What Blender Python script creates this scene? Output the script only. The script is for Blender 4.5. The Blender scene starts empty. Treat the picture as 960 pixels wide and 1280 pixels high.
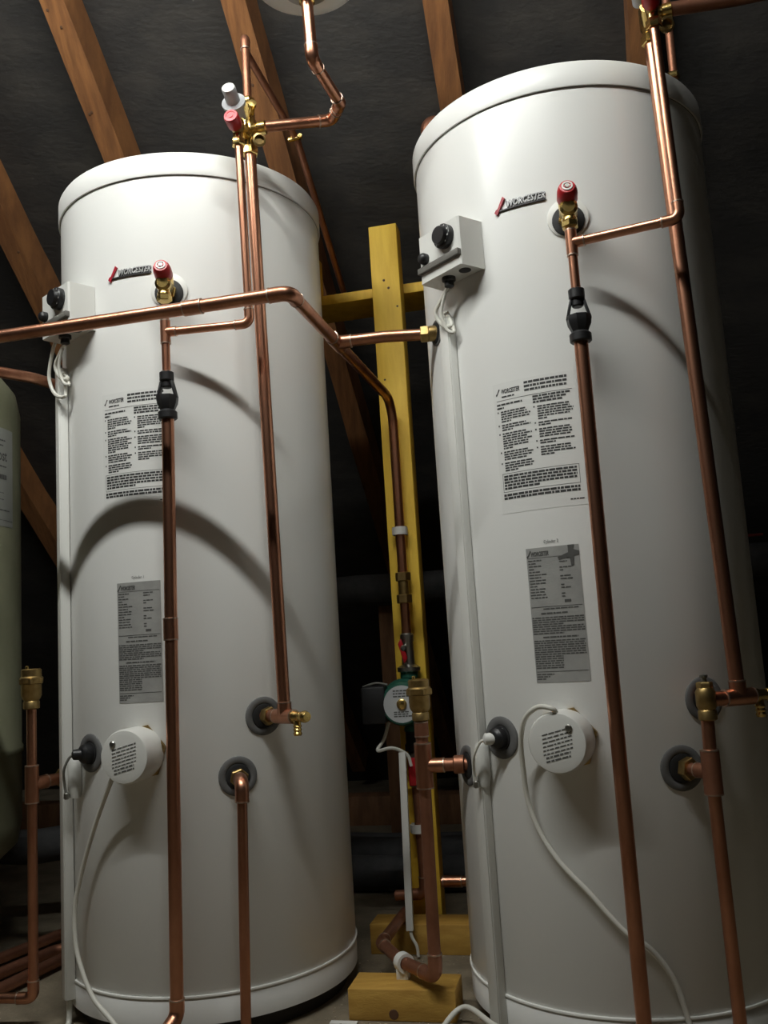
import bpy, bmesh, math, random
from mathutils import Vector, Matrix
random.seed(7)
S = bpy.context.scene
COL = S.collection

# ---------------------------------------------------------------- camera, world, light, exposure
PITCH, ROLL, FPX, CAMZ = 0.1417, -0.0625, 1133.7, 0.645
cam_d = bpy.data.cameras.new('camera')
cam = bpy.data.objects.new('camera', cam_d); COL.objects.link(cam)
F = Vector((0, math.cos(PITCH), math.sin(PITCH))); U0 = Vector((0, -math.sin(PITCH), math.cos(PITCH))); R0 = Vector((1, 0, 0))
RT = R0*math.cos(ROLL)+U0*math.sin(ROLL); UP = -R0*math.sin(ROLL)+U0*math.cos(ROLL)
M = Matrix((RT, UP, -F)).transposed().to_4x4(); M.translation = (0, 0, CAMZ)
cam.matrix_world = M
cam_d.sensor_fit = 'VERTICAL'; cam_d.sensor_height = 36.0; cam_d.lens = 36.0*FPX/1280.0
cam_d.clip_start = 0.02; cam_d.clip_end = 50
S.camera = cam

W = bpy.data.worlds.new('world'); S.world = W; W.use_nodes = True
W.node_tree.nodes['Background'].inputs[0].default_value = (0.5, 0.5, 0.5, 1)
W.node_tree.nodes['Background'].inputs[1].default_value = 0.004

TUBE_U, TUBE_V, TUBE_Z, TUBE_L, TUBE_POWER = -0.67, 0.68, 2.24, 1.35, 180.0      # fluorescent tube that lights the loft (built below as a real fitting)

S.view_settings.view_transform = 'Standard'; S.view_settings.look = 'None'
S.view_settings.gamma = 1; S.view_settings.use_curve_mapping = False
S.view_settings.exposure = 0.0

# ---------------------------------------------------------------- helpers
V3 = Vector
ORG = {}
def frame(d):
    d = V3(d).normalized()
    a = V3((0, 0, 1)) if abs(d.z) < 0.9 else V3((1, 0, 0))
    x = a.cross(d).normalized(); y = d.cross(x).normalized()
    return x, y, d

class MB:
    def __init__(s): s.v = []; s.f = []
    def add(s, vs, fs):
        k = len(s.v); s.v += [V3(p) for p in vs]; s.f += [tuple(i+k for i in q) for q in fs]; return s
    def lathe(s, o, d, prof, n=24, phase=0.0):
        x, y, z = frame(d); o = V3(o); vs = []; fs = []
        for (r, h) in prof:
            for i in range(n):
                t = phase+2*math.pi*i/n
                vs.append(o+z*h+(x*math.cos(t)+y*math.sin(t))*max(r, 1e-5))
        m = len(prof)
        for j in range(m-1):
            for i in range(n):
                a = j*n+i; b = j*n+(i+1) % n
                fs.append((a, b, b+n, a+n))
        fs.append(tuple(range(n))[::-1]); fs.append(tuple(range((m-1)*n, m*n)))
        return s.add(vs, fs)
    def hexnut(s, o, d, r, h, c=0.0015, phase=0.3):
        return s.lathe(o, d, [(r*0.9, 0), (r, c), (r, h-c), (r*0.9, h)], 6, phase)
    def tube(s, path, r, n=14, cap=True):
        path = [V3(p) for p in path]
        x, y, z = frame(path[1]-path[0]); vs = []; fs = []
        m = len(path)
        for i, p in enumerate(path):
            t = (path[min(i+1, m-1)]-path[max(i-1, 0)]).normalized()
            q = z.rotation_difference(t); x = (q @ x); z = t; x = (x-z*x.dot(z)).normalized(); y = z.cross(x)
            rr = r[i] if isinstance(r, (list, tuple)) else r
            for k in range(n):
                a = 2*math.pi*k/n; vs.append(p+(x*math.cos(a)+y*math.sin(a))*rr)
        for j in range(m-1):
            for k in range(n):
                a = j*n+k; b = j*n+(k+1) % n; fs.append((a, b, b+n, a+n))
        if cap: fs.append(tuple(range(n))[::-1]); fs.append(tuple(range((m-1)*n, m*n)))
        return s.add(vs, fs)
    def box(s, o, ax, ay, az, bev=0.0):
        """o centre; ax ay az half-axis vectors"""
        o = V3(o); ax, ay, az = V3(ax), V3(ay), V3(az)
        bm = bmesh.new(); bmesh.ops.create_cube(bm, size=2)
        L = (ax.length, ay.length, az.length)
        for v in bm.verts: v.co = V3((v.co.x*L[0], v.co.y*L[1], v.co.z*L[2]))
        if bev: bmesh.ops.bevel(bm, geom=bm.edges[:], offset=bev, segments=2, affect='EDGES', profile=0.5)
        X, Y, Z = ax.normalized(), ay.normalized(), az.normalized()
        bm.verts.index_update()
        vs = [o+X*v.co.x+Y*v.co.y+Z*v.co.z for v in bm.verts]; fs = [tuple(v.index for v in f.verts) for f in bm.faces]
        bm.free(); return s.add(vs, fs)
    def build(s, name, mat, parent=None, kind=None, sharp=38, bevel=0):
        o0 = ORG[parent.name] if parent is not None else None
        base = o0 if o0 is not None else (s.v[0].copy() if False else V3((0, 0, 0)))
        me = bpy.data.meshes.new(name)
        me.from_pydata([p-base for p in s.v], [], s.f)
        bm = bmesh.new(); bm.from_mesh(me)
        bmesh.ops.recalc_face_normals(bm, faces=bm.faces[:])
        lim = math.radians(sharp)
        for f in bm.faces: f.smooth = True
        for e in bm.edges:
            if len(e.link_faces) == 2 and e.calc_face_angle(0) > lim: e.smooth = False
        bm.to_mesh(me); bm.free()
        me.materials.append(MAT[mat])
        o = bpy.data.objects.new(name, me); COL.objects.link(o)
        if parent is not None: o.parent = parent; ORG[o.name] = o0
        else: ORG[o.name] = V3((0, 0, 0))
        if kind: o['kind'] = kind
        return o

def tag(o, label, cat, group=None):
    o['label'] = label; o['category'] = cat
    if group: o['group'] = group
    return o
def thing(name, label, cat, loc, group=None):
    o = bpy.data.objects.new(name, None); COL.objects.link(o); o.location = loc; o.empty_display_size = 0.05
    ORG[o.name] = V3(loc); return tag(o, label, cat, group)
def single(mb, name, mat, label, cat, group=None, sharp=38):
    """one-mesh thing with its origin at its own lowest point"""
    lo = min(p.z for p in mb.v); n = len(mb.v)
    c = V3((sum(p.x for p in mb.v)/n, sum(p.y for p in mb.v)/n, lo))
    mb.v = [p-c for p in mb.v]
    o = mb.build(name, mat, None, sharp=sharp); o.location = c
    return tag(o, label, cat, group)

def fillet(pts, rad, k=7):
    pts = [V3(p) for p in pts]; out = [pts[0]]
    for i in range(1, len(pts)-1):
        a, b, c = pts[i-1], pts[i], pts[i+1]
        u = (a-b); v = (c-b); lu, lv = u.length, v.length; u.normalize(); v.normalize()
        ang = u.angle(v); rad_i = rad[i-1] if isinstance(rad, (list, tuple)) else rad
        if ang > math.pi-0.03: out.append(b); continue
        t = min(rad_i/math.tan(ang/2), lu*0.48, lv*0.48); rr = t*math.tan(ang/2)
        cen = b+(u+v).normalized()*(rr/math.sin(ang/2))
        p0 = b+u*t-cen; p1 = b+v*t-cen; tot = p0.angle(p1)
        for j in range(k+1):
            w = j/k; q = (p0*math.sin((1-w)*tot)+p1*math.sin(w*tot))/math.sin(tot)
            out.append(cen+q)
    out.append(pts[-1]); return out
def spline(pts, k=8):
    P = [V3(p) for p in pts]; P = [P[0]*2-P[1]]+P+[P[-1]*2-P[-2]]; out = []
    for i in range(1, len(P)-2):
        for j in range(k):
            t = j/k; a, b, c, d = P[i-1], P[i], P[i+1], P[i+2]
            out.append(0.5*((2*b)+(c-a)*t+(2*a-5*b+4*c-d)*t*t+(3*b-a-3*c+d)*t**3))
    out.append(P[-2]); return out

# ---------------------------------------------------------------- materials
MAT = {}
def mat(name, col, rough=0.5, metal=0.0, col2=None, scale=8.0, detail=4.0, stretch=(1, 1, 1), bump=0.0, bscale=None, rough2=None, lo=0.35, hi=0.65, coat=0.0, spec=0.5):
    m = bpy.data.materials.new(name); m.use_nodes = True; nt = m.node_tree; N = nt.nodes; Lk = nt.links
    b = N['Principled BSDF']; b.inputs['Base Color'].default_value = (*col, 1); b.inputs['Roughness'].default_value = rough
    b.inputs['Metallic'].default_value = metal; b.inputs['Coat Weight'].default_value = coat; b.inputs['Specular IOR Level'].default_value = spec
    if col2 is not None or bump:
        tc = N.new('ShaderNodeTexCoord'); mp = N.new('ShaderNodeMapping'); mp.inputs['Scale'].default_value = stretch
        Lk.new(tc.outputs['Object'], mp.inputs['Vector'])
        nz = N.new('ShaderNodeTexNoise'); nz.inputs['Scale'].default_value = scale; nz.inputs['Detail'].default_value = detail; nz.inputs['Roughness'].default_value = 0.6
        Lk.new(mp.outputs[0], nz.inputs['Vector'])
        if col2 is not None:
            rp = N.new('ShaderNodeValToRGB'); e = rp.color_ramp.elements
            e[0].position = lo; e[1].position = hi; e[0].color = (*col, 1); e[1].color = (*col2, 1)
            Lk.new(nz.outputs[0], rp.inputs[0]); Lk.new(rp.outputs[0], b.inputs['Base Color'])
        if rough2 is not None:
            mr = N.new('ShaderNodeMapRange'); mr.inputs[1].default_value = lo; mr.inputs[2].default_value = hi
            mr.inputs[3].default_value = rough; mr.inputs[4].default_value = rough2
            Lk.new(nz.outputs[0], mr.inputs[0]); Lk.new(mr.outputs[0], b.inputs['Roughness'])
        if bump:
            n2 = N.new('ShaderNodeTexNoise'); n2.inputs['Scale'].default_value = bscale or scale*4; n2.inputs['Detail'].default_value = 5
            Lk.new(mp.outputs[0], n2.inputs['Vector'])
            bp = N.new('ShaderNodeBump'); bp.inputs['Strength'].default_value = bump; bp.inputs['Distance'].default_value = 0.004
            Lk.new(n2.outputs[0], bp.inputs['Height']); Lk.new(bp.outputs[0], b.inputs['Normal'])
    MAT[name] = m; return m
mat('enamel', (0.80, 0.80, 0.77), 0.30, spec=0.5)
mat('lid_white', (0.80, 0.80, 0.77), 0.38)
mat('white_line', (0.9, 0.9, 0.86), 0.4)
mat('seam_dark', (0.16, 0.16, 0.15), 0.6)
mat('black_base', (0.02, 0.018, 0.016), 0.6)
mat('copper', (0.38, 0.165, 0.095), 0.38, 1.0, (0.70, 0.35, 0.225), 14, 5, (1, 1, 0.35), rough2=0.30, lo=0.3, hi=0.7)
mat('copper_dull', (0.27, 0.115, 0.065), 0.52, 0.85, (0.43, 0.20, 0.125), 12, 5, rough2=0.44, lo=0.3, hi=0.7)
mat('solder', (0.46, 0.31, 0.23), 0.4, 1.0, (0.66, 0.52, 0.42), 60)
mat('brass', (0.62, 0.42, 0.13), 0.26, 1.0, (0.85, 0.64, 0.24), 40, 3, lo=0.3, hi=0.7)
mat('brass_dull', (0.32, 0.215, 0.08), 0.42, 1.0, (0.48, 0.34, 0.14), 40, 3)
mat('chrome', (0.7, 0.7, 0.68), 0.2, 1.0)
mat('steel_dull', (0.38, 0.38, 0.35), 0.35, 1.0)
mat('black_plastic', (0.012, 0.012, 0.013), 0.42)
mat('rubber', (0.012, 0.012, 0.012), 0.7)
mat('grommet_grey', (0.13, 0.13, 0.128), 0.65)
mat('white_plastic', (0.72, 0.72, 0.68), 0.4)
mat('grey_plastic', (0.62, 0.62, 0.58), 0.45)
mat('strip_grey', (0.14, 0.135, 0.12), 0.5)
mat('cable_white', (0.70, 0.69, 0.62), 0.45)
mat('cable_grey', (0.22, 0.22, 0.2), 0.5)
mat('red_plastic', (0.48, 0.012, 0.02), 0.35)
mat('red_pale', (0.75, 0.10, 0.11), 0.4)
mat('knob_grey', (0.42, 0.43, 0.44), 0.4)
mat('badge_red', (0.38, 0.015, 0.03), 0.35)
mat('badge_dark', (0.035, 0.033, 0.035), 0.3)
mat('badge_chrome', (0.50, 0.50, 0.50), 0.35, 0.3)
mat('sticker', (0.76, 0.76, 0.73), 0.45)
mat('ink', (0.035, 0.035, 0.034), 0.6)
mat('ink_grey', (0.10, 0.10, 0.097), 0.6)
mat('plate', (0.33, 0.33, 0.315), 0.42, 0.1, (0.39, 0.39, 0.37), 30)
mat('plate_ink', (0.085, 0.085, 0.08), 0.5)
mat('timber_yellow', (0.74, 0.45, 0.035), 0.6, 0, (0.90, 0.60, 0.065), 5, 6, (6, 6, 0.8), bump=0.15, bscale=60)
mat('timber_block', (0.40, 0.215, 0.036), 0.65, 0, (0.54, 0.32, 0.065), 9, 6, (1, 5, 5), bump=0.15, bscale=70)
mat('timber_dark', (0.16, 0.075, 0.035), 0.75, 0, (0.28, 0.14, 0.065), 6, 6, (5, 1, 1), bump=0.2, bscale=50)
mat('rafter', (0.150, 0.058, 0.017), 0.8, 0, (0.27, 0.113, 0.034), 7, 6, (8, 1.0, 1.0), bump=0.25, bscale=60)
mat('knot', (0.10, 0.045, 0.02), 0.7)
mat('felt', (0.020, 0.0185, 0.017), 0.72, 0, (0.048, 0.042, 0.035), 5, 8, (1, 2, 2), bump=0.5, bscale=48, lo=0.45, hi=0.8)
mat('floor', (0.13, 0.105, 0.070), 0.8, 0, (0.27, 0.225, 0.155), 9, 8, bump=0.3, bscale=120, lo=0.3, hi=0.7)
mat('lagging', (0.05, 0.052, 0.055), 0.8, 0, (0.08, 0.08, 0.08), 20, bump=0.2)
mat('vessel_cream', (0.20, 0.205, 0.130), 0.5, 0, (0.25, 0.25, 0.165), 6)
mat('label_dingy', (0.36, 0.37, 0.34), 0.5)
mat('vessel_white', (0.74, 0.73, 0.68), 0.4)
mat('pump_green', (0.02, 0.11, 0.075), 0.4)
mat('pump_black', (0.012, 0.012, 0.013), 0.5)
mat('pump_disc', (0.55, 0.57, 0.58), 0.4)
mat('debris', (0.30, 0.25, 0.18), 0.9)
mat('wire_red', (0.22, 0.02, 0.02), 0.5)

# ---------------------------------------------------------------- building frame
E1 = V3((0.9763, -0.2164, 0)); E2 = V3((0.2164, 0.9763, 0)); Z = V3((0, 0, 1))     # along the eaves / towards the eaves
RD = V3((0.1626, 0.7301, -0.6637)).normalized()                                     # down the rafters
RA = V3((RD.y, -RD.x, 0)).normalized(); RN = RA.cross(RD).normalized()
if RN.z < 0: RN = -RN
RQ = V3((0.072, 1.85, 2.065))                                                       # on the underside of the rafters
def roof(s, t, n): return RQ+RA*(s-RQ.dot(RA))+RD*t+RN*n

# ---------------------------------------------------------------- setting
def struct(o): o['kind'] = 'structure'; return o
mb = MB()
c0 = [(-3.2, -3.2), (3.4, -3.2), (3.4, 4.6), (-3.2, 4.6)]
def bf(u, v, z): return E1*u+E2*v+Z*z
N_ = 2
mb.add([bf(u, v, 0) for u, v in c0]+[bf(u, v, -0.03) for u, v in c0], [(0, 1, 2, 3), (7, 6, 5, 4), (0, 4, 5, 1), (1, 5, 6, 2), (2, 6, 7, 3), (3, 7, 4, 0)])
struct(mb.build('floor', 'floor'))
RAFT = [-2.33, -1.91, -1.49, -1.095, -0.672, -0.22, 0.222, 0.65, 1.08, 1.51]
RW = 0.058
mb = MB(); ns, ntt = 150, 64; s0, s1, t0, t1 = -3.2, 3.2, -2.35, 3.25
def sag(s, t):
    k = 0.0
    for a, b in zip(RAFT[:-1], RAFT[1:]):
        if a < s < b: k = math.sin(math.pi*(s-a)/(b-a))
    lap = ((t+0.35) % 0.86)/0.86
    return 0.105-0.016*k*(0.7+0.3*math.sin(t*5+s*3))-0.006*lap+0.003*math.sin(7*t+3*math.sin(4*s))*k
for side in (0, 1):
    vs = []; fs = []
    for i in range(ntt+1):
        for j in range(ns+1):
            s = s0+(s1-s0)*j/ns; t = t0+(t1-t0)*i/ntt; p = roof(s, t, sag(s, t))
            if side:      # the other slope, mirrored about the ridge line
                rp = roof(0, t0, 0.1); q = (p-rp).dot(E2); p = p-E2*(2*q)
            vs.append(p)
    for i in range(ntt):
        for j in range(ns):
            a = i*(ns+1)+j; fs.append((a, a+1, a+ns+2, a+ns+1))
    mb.add(vs, fs)
struct(mb.build('ceiling', 'felt', sharp=60))
for nm, s in (('wall_left', s0), ('wall_right', s1)):
    mb = MB(); a = roof(s, t1, 0.1); r_ = roof(s, t0, 0.1); q = (a-r_).dot(E2); b = a-E2*(2*q)
    pts = [V3((a.x, a.y, 0)), V3((r_.x, r_.y, r_.z)), V3((b.x, b.y, 0))]
    k = RA*(0.05 if s > 0 else -0.05)
    mb.add(pts+[p+k for p in pts], [(0, 1, 2), (5, 4, 3), (0, 3, 4, 1), (1, 4, 5, 2), (2, 5, 3, 0)])
    struct(mb.build(nm, 'felt'))

RL = {-1.91: 'dim brown roof rafter low behind the cream pressure vessel',
      -1.49: 'brown roof rafter running down behind the left thermostat box',
      -1.095: 'orange-brown roof rafter meeting the lid of the feed-crossed cylinder on its outer side',
      -0.672: 'orange-brown roof rafter behind the valve block with the grey knob',
      -0.22: 'orange-brown roof rafter meeting the lid of the smeared-plate cylinder above the yellow post',
      0.222: 'shaded brown roof rafter behind the valve block without a visible knob'}
for s in RAFT:
    if s not in RL: continue
    L0, L1 = -2.2, 3.0; cen = roof(s, (L0+L1)/2, 0.05)
    o = thing('rafter', RL[s], 'rafter', roof(s, L1, 0), 'roof rafters')
    mb = MB(); K = 26; vs = []; fs = []
    for i in range(K+1):
        t = L0+(L1-L0)*i/K; w = RW/2+random.uniform(-0.0015, 0.0015)
        for (a, b) in ((-w, 0), (w, 0), (w, 0.1), (-w, 0.1)):
            vs.append(roof(s+a+random.uniform(-0.001, 0.001), t, b))
    for i in range(K):
        for k in range(4):
            a = i*4+k; b = i*4+(k+1) % 4; fs.append((a, b, b+4, a+4))
    fs += [(0, 1, 2, 3), (4*K, 4*K+1, 4*K+2, 4*K+3)]
    mb.add(vs, fs).build('timber', 'rafter', o, sharp=20)
    for k in range(4):
        t = random.uniform(-0.7, 0.9); m2 = MB(); m2.lathe(roof(s+random.uniform(-0.018, 0.018), t, 0.0005), -RN, [(0.004, 0), (0.0035, 0.0015), (0.002, 0.002)], 10)
        m2.build('nail_head', 'knot', o)

# ---------------------------------------------------------------- the fluorescent fitting (above the frame)
m = bpy.data.materials.new('tube_glow'); m.use_nodes = True
bb = m.node_tree.nodes['Principled BSDF']; bb.inputs['Base Color'].default_value = (0.8, 0.8, 0.8, 1)
bb.inputs['Emission Color'].default_value = (0.985, 1.0, 0.965, 1); bb.inputs['Emission Strength'].default_value = TUBE_POWER
MAT['tube_glow'] = m
tc_ = bf(TUBE_U, TUBE_V, TUBE_Z)
root = thing('fluorescent_batten', 'long white fluorescent batten hung under the ridge', 'light', tc_)
MB().tube([tc_-E1*(TUBE_L/2), tc_+E1*(TUBE_L/2)], 0.016, 12).build('tube', 'tube_glow', root)
MB().box(tc_+Z*0.060, E1*(TUBE_L/2+0.03), E2*0.028, Z*0.022, 0.004).build('body', 'white_plastic', root)
for s_ in (-1, 1): MB().box(tc_+E1*(s_*(TUBE_L/2+0.014))+Z*0.014, E1*0.012, E2*0.018, Z*0.034, 0.004).build('lamp_holder', 'white_plastic', root)
for s_ in (-0.5, 0.5): MB().tube([tc_+E1*s_+Z*0.08, tc_+E1*s_+Z*0.75], 0.003, 6).build('hanging_chain', 'steel_dull', root)

# ---------------------------------------------------------------- cylinders
RR = 0.275
CLc, CRc = V3((-0.383, 1.8926, 0)), V3((0.3797, 1.6896, 0))
def pol(c, deg, r, z): a = math.radians(deg); return V3((c.x+r*math.cos(a), c.y+r*math.sin(a), z))
def rad_(deg): a = math.radians(deg); return V3((math.cos(a), math.sin(a), 0))
def tan_(deg): a = math.radians(deg); return V3((-math.sin(a), math.cos(a), 0))

def font_mesh(txt, size, shear=0.0, extrude=0.0, bold=0.0):
    cu = bpy.data.curves.new('t', 'FONT'); cu.body = txt; cu.size = size; cu.shear = shear; cu.extrude = extrude; cu.offset = bold
    cu.resolution_u = 2
    ob = bpy.data.objects.new('t', cu); COL.objects.link(ob); bpy.context.view_layer.update()
    me = ob.evaluated_get(bpy.context.evaluated_depsgraph_get()).to_mesh()
    vs = [v.co.copy() for v in me.vertices]; fs = [tuple(p.vertices) for p in me.polygons]
    ob.to_mesh_clear(); bpy.data.objects.remove(ob); bpy.data.curves.remove(cu)
    return vs, fs
def wrap(c, deg0, z0, r):
    """returns a mapping (x along the surface, y up, lift) -> point on the cylinder"""
    return lambda x, y, h=0.0: pol(c, deg0+math.degrees(x/r), r+h, z0+y)
def patch(mb, w, x0, y0, x1, y1, h, n=1):
    vs = []; fs = []
    for i in range(n+1):
        x = x0+(x1-x0)*i/n
        vs += [w(x, y0, h), w(x, y1, h)]
    for i in range(n): fs.append((2*i, 2*i+2, 2*i+3, 2*i+1))
    mb.add(vs, fs)
def slab(mb, w, x0, y0, x1, y1, h0, h1, n=10):
    vs = []; fs = []
    for i in range(n+1):
        x = x0+(x1-x0)*i/n; vs += [w(x, y0, h0), w(x, y1, h0), w(x, y1, h1), w(x, y0, h1)]
    for i in range(n):
        for k in range(4):
            a = 4*i+k; b = 4*i+(k+1) % 4; fs.append((a, b, b+4, a+4))
    fs += [(0, 1, 2, 3), (4*n, 4*n+1, 4*n+2, 4*n+3)]
    mb.add(vs, fs)
def text_on(mb, w, txt, size, x, y, h, shear=0, extrude=0, bold=0, width=None):
    vs, fs = font_mesh(txt, size, shear, extrude, bold)
    k = 1.0
    if width: mx = max(v.x for v in vs); k = width/mx
    mb.add([w(x+v.x*k, y+v.y, h+v.z+extrude) for v in vs], fs)
def words(mb, w, x0, x1, y, t, h, rng, dens=0.82):
    x = x0
    while x < x1-0.001:
        l = min(rng.uniform(0.003, 0.011), x1-x)
        patch(mb, w, x, y, x+l, y+t*dens, h); x += l+0.0012
def logo(mb_red, w, x, y, s, h, lift):
    # tick-shaped emblem: a short stroke and a long rising stroke
    q = [(-0.05, 0.0), (0.10, -0.16), (0.62, 0.72), (0.50, 0.84), (0.16, 0.20), (0.05, 0.16)]
    vs = [w(x+a*s, y+b*s, h) for a, b in q]+[w(x+a*s, y+b*s, h+lift) for a, b in q]
    n = len(q); fs = [tuple(range(n, 2*n)), tuple(range(n))[::-1]]+[(i, (i+1) % n, n+(i+1) % n, n+i) for i in range(n)]
    mb_red.add(vs, fs)

def grommet(root, c, deg, z, ro=0.035, ri=0.021):
    g = MB().lathe(pol(c, deg, RR-0.006, z), rad_(deg), [(ro, 0), (ro, 0.0075), (ro-0.002, 0.009), (ri+0.003, 0.009), (ri, 0.007), (ri, 0.0)], 36)
    o = g.build('grommet', 'grommet_grey', root)
    MB().lathe(pol(c, deg, RR-0.01, z), rad_(deg), [(ri+0.0005, 0), (ri+0.0005, 0.0135), (ri-0.002, 0.0145), (0.011, 0.0145)], 28).build('pocket', 'rubber', o)
    return o

def make_cylinder(c, phi, num, lab, zl0, zl1, la0, la1, box_deg, tr_deg, side_deg, side_top):
    root = thing('hot_water_cylinder', lab, 'cylinder', (c.x, c.y, 0), 'hot water cylinders')
    MB().lathe(c, Z, [(0.255, 0.0), (0.255, 0.03), (0.20, 0.03)], 72).build('base_ring', 'black_base', root)
    MB().lathe(c, Z, [(0.262, 0.026), (RR+0.0006, 0.03), (RR+0.0012, 0.070), (RR-0.002, 0.0735)], 120).build('skirt', 'enamel', root, sharp=50)
    MB().lathe(c, Z, [(RR-0.004, 0.0735), (RR+0.0024, 0.0738), (RR+0.0030, 0.0755), (RR+0.0024, 0.0775), (RR-0.004, 0.078)], 120).build('rim_bead', 'white_line', root)
    MB().lathe(c, Z, [(RR-0.001, 0.078), (RR, 0.08), (RR, 0.8), (RR, 1.555), (RR-0.002, 1.556)], 144).build('body', 'enamel', root)
    MB().lathe(c, Z, [(RR-0.003, 1.5485), (RR+0.0008, 1.5485), (RR+0.0008, 1.5495)], 120).build('lid_seam', 'seam_dark', root)
    MB().lathe(c, Z, [(RR-0.002, 1.5495), (RR+0.0038, 1.5495), (RR+0.0045, 1.552), (RR+0.0042, 1.590), (RR+0.001, 1.5955), (RR-0.006, 1.598), (0.12, 1.603), (0.0, 1.604)], 144).build('lid', 'lid_white', root, sharp=50)
    # badge
    w = wrap(c, phi-25.5, 1.3565, RR)
    b = MB(); text_on(b, w, 'WORCESTER', 0.0165, 0.022, 0.003, 0.0005, shear=0.28, extrude=0.0012, bold=0.0002, width=0.067)
    bo = b.build('badge', 'badge_chrome', root)
    b = MB(); slab(b, w, 0.006, -0.0012, 0.088, 0.0010, 0.0, 0.003, 12)  # dark bar paints in the shadow line beneath the letters
    text_on(b, w, 'WORCESTER', 0.0178, 0.0212, 0.0012, 0.0, shear=0.28, extrude=0.0010, bold=0.0013, width=0.0690)
    b.build('badge_outline_and_shadow', 'badge_dark', bo)
    b = MB(); logo(b, w, 0.002, -0.002, 0.030, 0.0, 0.004); b.build('badge_emblem', 'badge_red', bo)
    # instruction label
    rng = random.Random(11)
    Wd = math.radians(la1-la0)*RR; H = zl1-zl0; w = wrap(c, la0, zl1, RR)
    s = MB(); slab(s, w, -0.006, -H-0.020, Wd+0.008, 0.010, -0.001, 0.0003, 14); so = s.build('instruction_label', 'sticker', root)
    t = MB(); hh = 0.0006; TH = H*0.0165
    def ln(u0, u1, v, k=1.0): words(t, w, u0*Wd, u1*Wd, -v*H, TH*k, hh, rng)
    text_on(t, w, 'WORCESTER', 0.0105, 0.010, -0.046*H, hh, shear=0.25, bold=0.0004, width=0.034)
    logo(t, w, 0.0, -0.05*H, 0.012, hh-0.0004, 0.0006)
    for v in (-0.002, 0.032, 0.066): ln(0.40, random.Random(v).uniform(0.93, 1.0), v, 1.5)
    ln(0.08, 0.26, 0.082)
    patch(t, w, 0, -0.108*H, Wd, -0.104*H, hh, 8)
    ln(0, 0.36, 0.15, 1.2); ln(0, 0.1, 0.18, 1.2)
    v = 0.215
    for nl in (5, 3, 7, 4, 4):
        patch(t, w, 0.0*Wd, -v*H, 0.018*Wd, -(v-0.014)*H, hh)
        for k in range(nl): ln(0.05, rng.uniform(0.38, 0.46) if k < nl-1 else rng.uniform(0.15, 0.36), v); v += 0.0215
        v += 0.012
    for k, v in enumerate((0.135, 0.16, 0.185)): ln(0.50, 0.97-0.05*k, v, 1.3)
    v = 0.225
    for nl in (6, 2, 4, 2, 4):
        patch(t, w, 0.50*Wd, -v*H, 0.518*Wd, -(v-0.014)*H, hh)
        for k in range(nl): ln(0.55, rng.uniform(0.92, 1.0) if k < nl-1 else rng.uniform(0.65, 0.95), v); v += 0.0215
        v += 0.014
    for (u0, v0, u1, v1) in ((0, 0.755, 1, 0.758), (0, 0.915, 1, 0.918)): patch(t, w, u0*Wd, -v1*H, u1*Wd, -v0*H, hh, 8)
    for u in (0, 0.995): patch(t, w, u*Wd, -0.917*H, (u+0.005)*Wd, -0.756*H, hh)
    for k in range(5): ln(0.02, 0.97 if k < 4 else 0.5, 0.79+0.0265*k, 1.35)
    for k in range(2): ln(0.0, 0.99, 0.955+0.028*k, 1.5)
    ln(0.86, 1.04, 1.055, 0.8)
    t.build('printed_text', 'ink', so)
    # rating plate
    pa0, pa1 = phi-24.6, phi-6.6; Wd = math.radians(pa1-pa0)*RR; z1, z0 = 0.7785, 0.5655; H = z1-z0; w = wrap(c, pa0, z1, RR)
    s = MB(); slab(s, w, 0, -H, Wd, 0, -0.001, 0.0006, 10); po = s.build('rating_plate', 'plate', root)
    t = MB(); hh = 0.0009
    text_on(t, w, 'WORCESTER', 0.0095, 0.008, -0.062*H, hh, shear=0.25, bold=0.0005, width=0.030)
    logo(t, w, 0.001, -0.066*H, 0.0125, hh-0.0004, 0.0005); TH = H*0.011
    patch(t, w, 0.02*Wd, -0.078*H, 0.97*Wd, -0.075*H, hh, 6)
    for k in range(14):
        v = 0.10+0.0215*k; ln(0.03, rng.uniform(0.15, 0.42), v)
        if k % 3 != 2: ln(0.62, rng.uniform(0.68, 0.86), v)
    patch(t, w, 0.66*Wd, -0.42*H, 0.78*Wd, -0.40*H, hh)
    patch(t, w, 0.02*Wd, -0.447*H, 0.97*Wd, -0.443*H, hh, 6)
    ln(0.25, 0.9, 0.465); ln(0.2, 0.72, 0.50, 1.3)
    for k in range(8): ln(0.02, 0.98 if k % 4 != 3 else 0.6, 0.53+0.0165*k)
    ln(0.2, 0.85, 0.675, 1.2)
    for k in range(13): ln(0.02, 0.97 if k < 7 else 0.55, 0.70+0.0165*k)
    patch(t, w, 0.02*Wd, -0.923*H, 0.97*Wd, -0.919*H, hh, 6)
    for k in range(3): ln(0.02, 0.35-0.08*k, 0.945+0.017*k)
    t.build('printed_text', 'plate_ink', po)
    if num == 2:   # dark smear over the corner of this plate
        t = MB(); pts = [(0.80, 0.0), (0.92, 0.0), (0.90, 0.035), (1.0, 0.05), (1.0, 0.075), (0.9, 0.085), (0.89, 0.15), (0.84, 0.16), (0.82, 0.09), (0.62, 0.105), (0.60, 0.085), (0.80, 0.055)]
        t.add([w(u*Wd, -v*H, 0.0012) for u, v in pts], [tuple(range(len(pts)))]); t.build('smear', 'plate_ink', po)
    t = MB(); text_on(t, wrap(c, pa0+6.5, z1+0.006, RR), 'Cylinder %d' % num, 0.0075, 0, 0, 0.0007, width=0.024); t.build('printed_name', 'ink_grey', root, kind='stuff')
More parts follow.
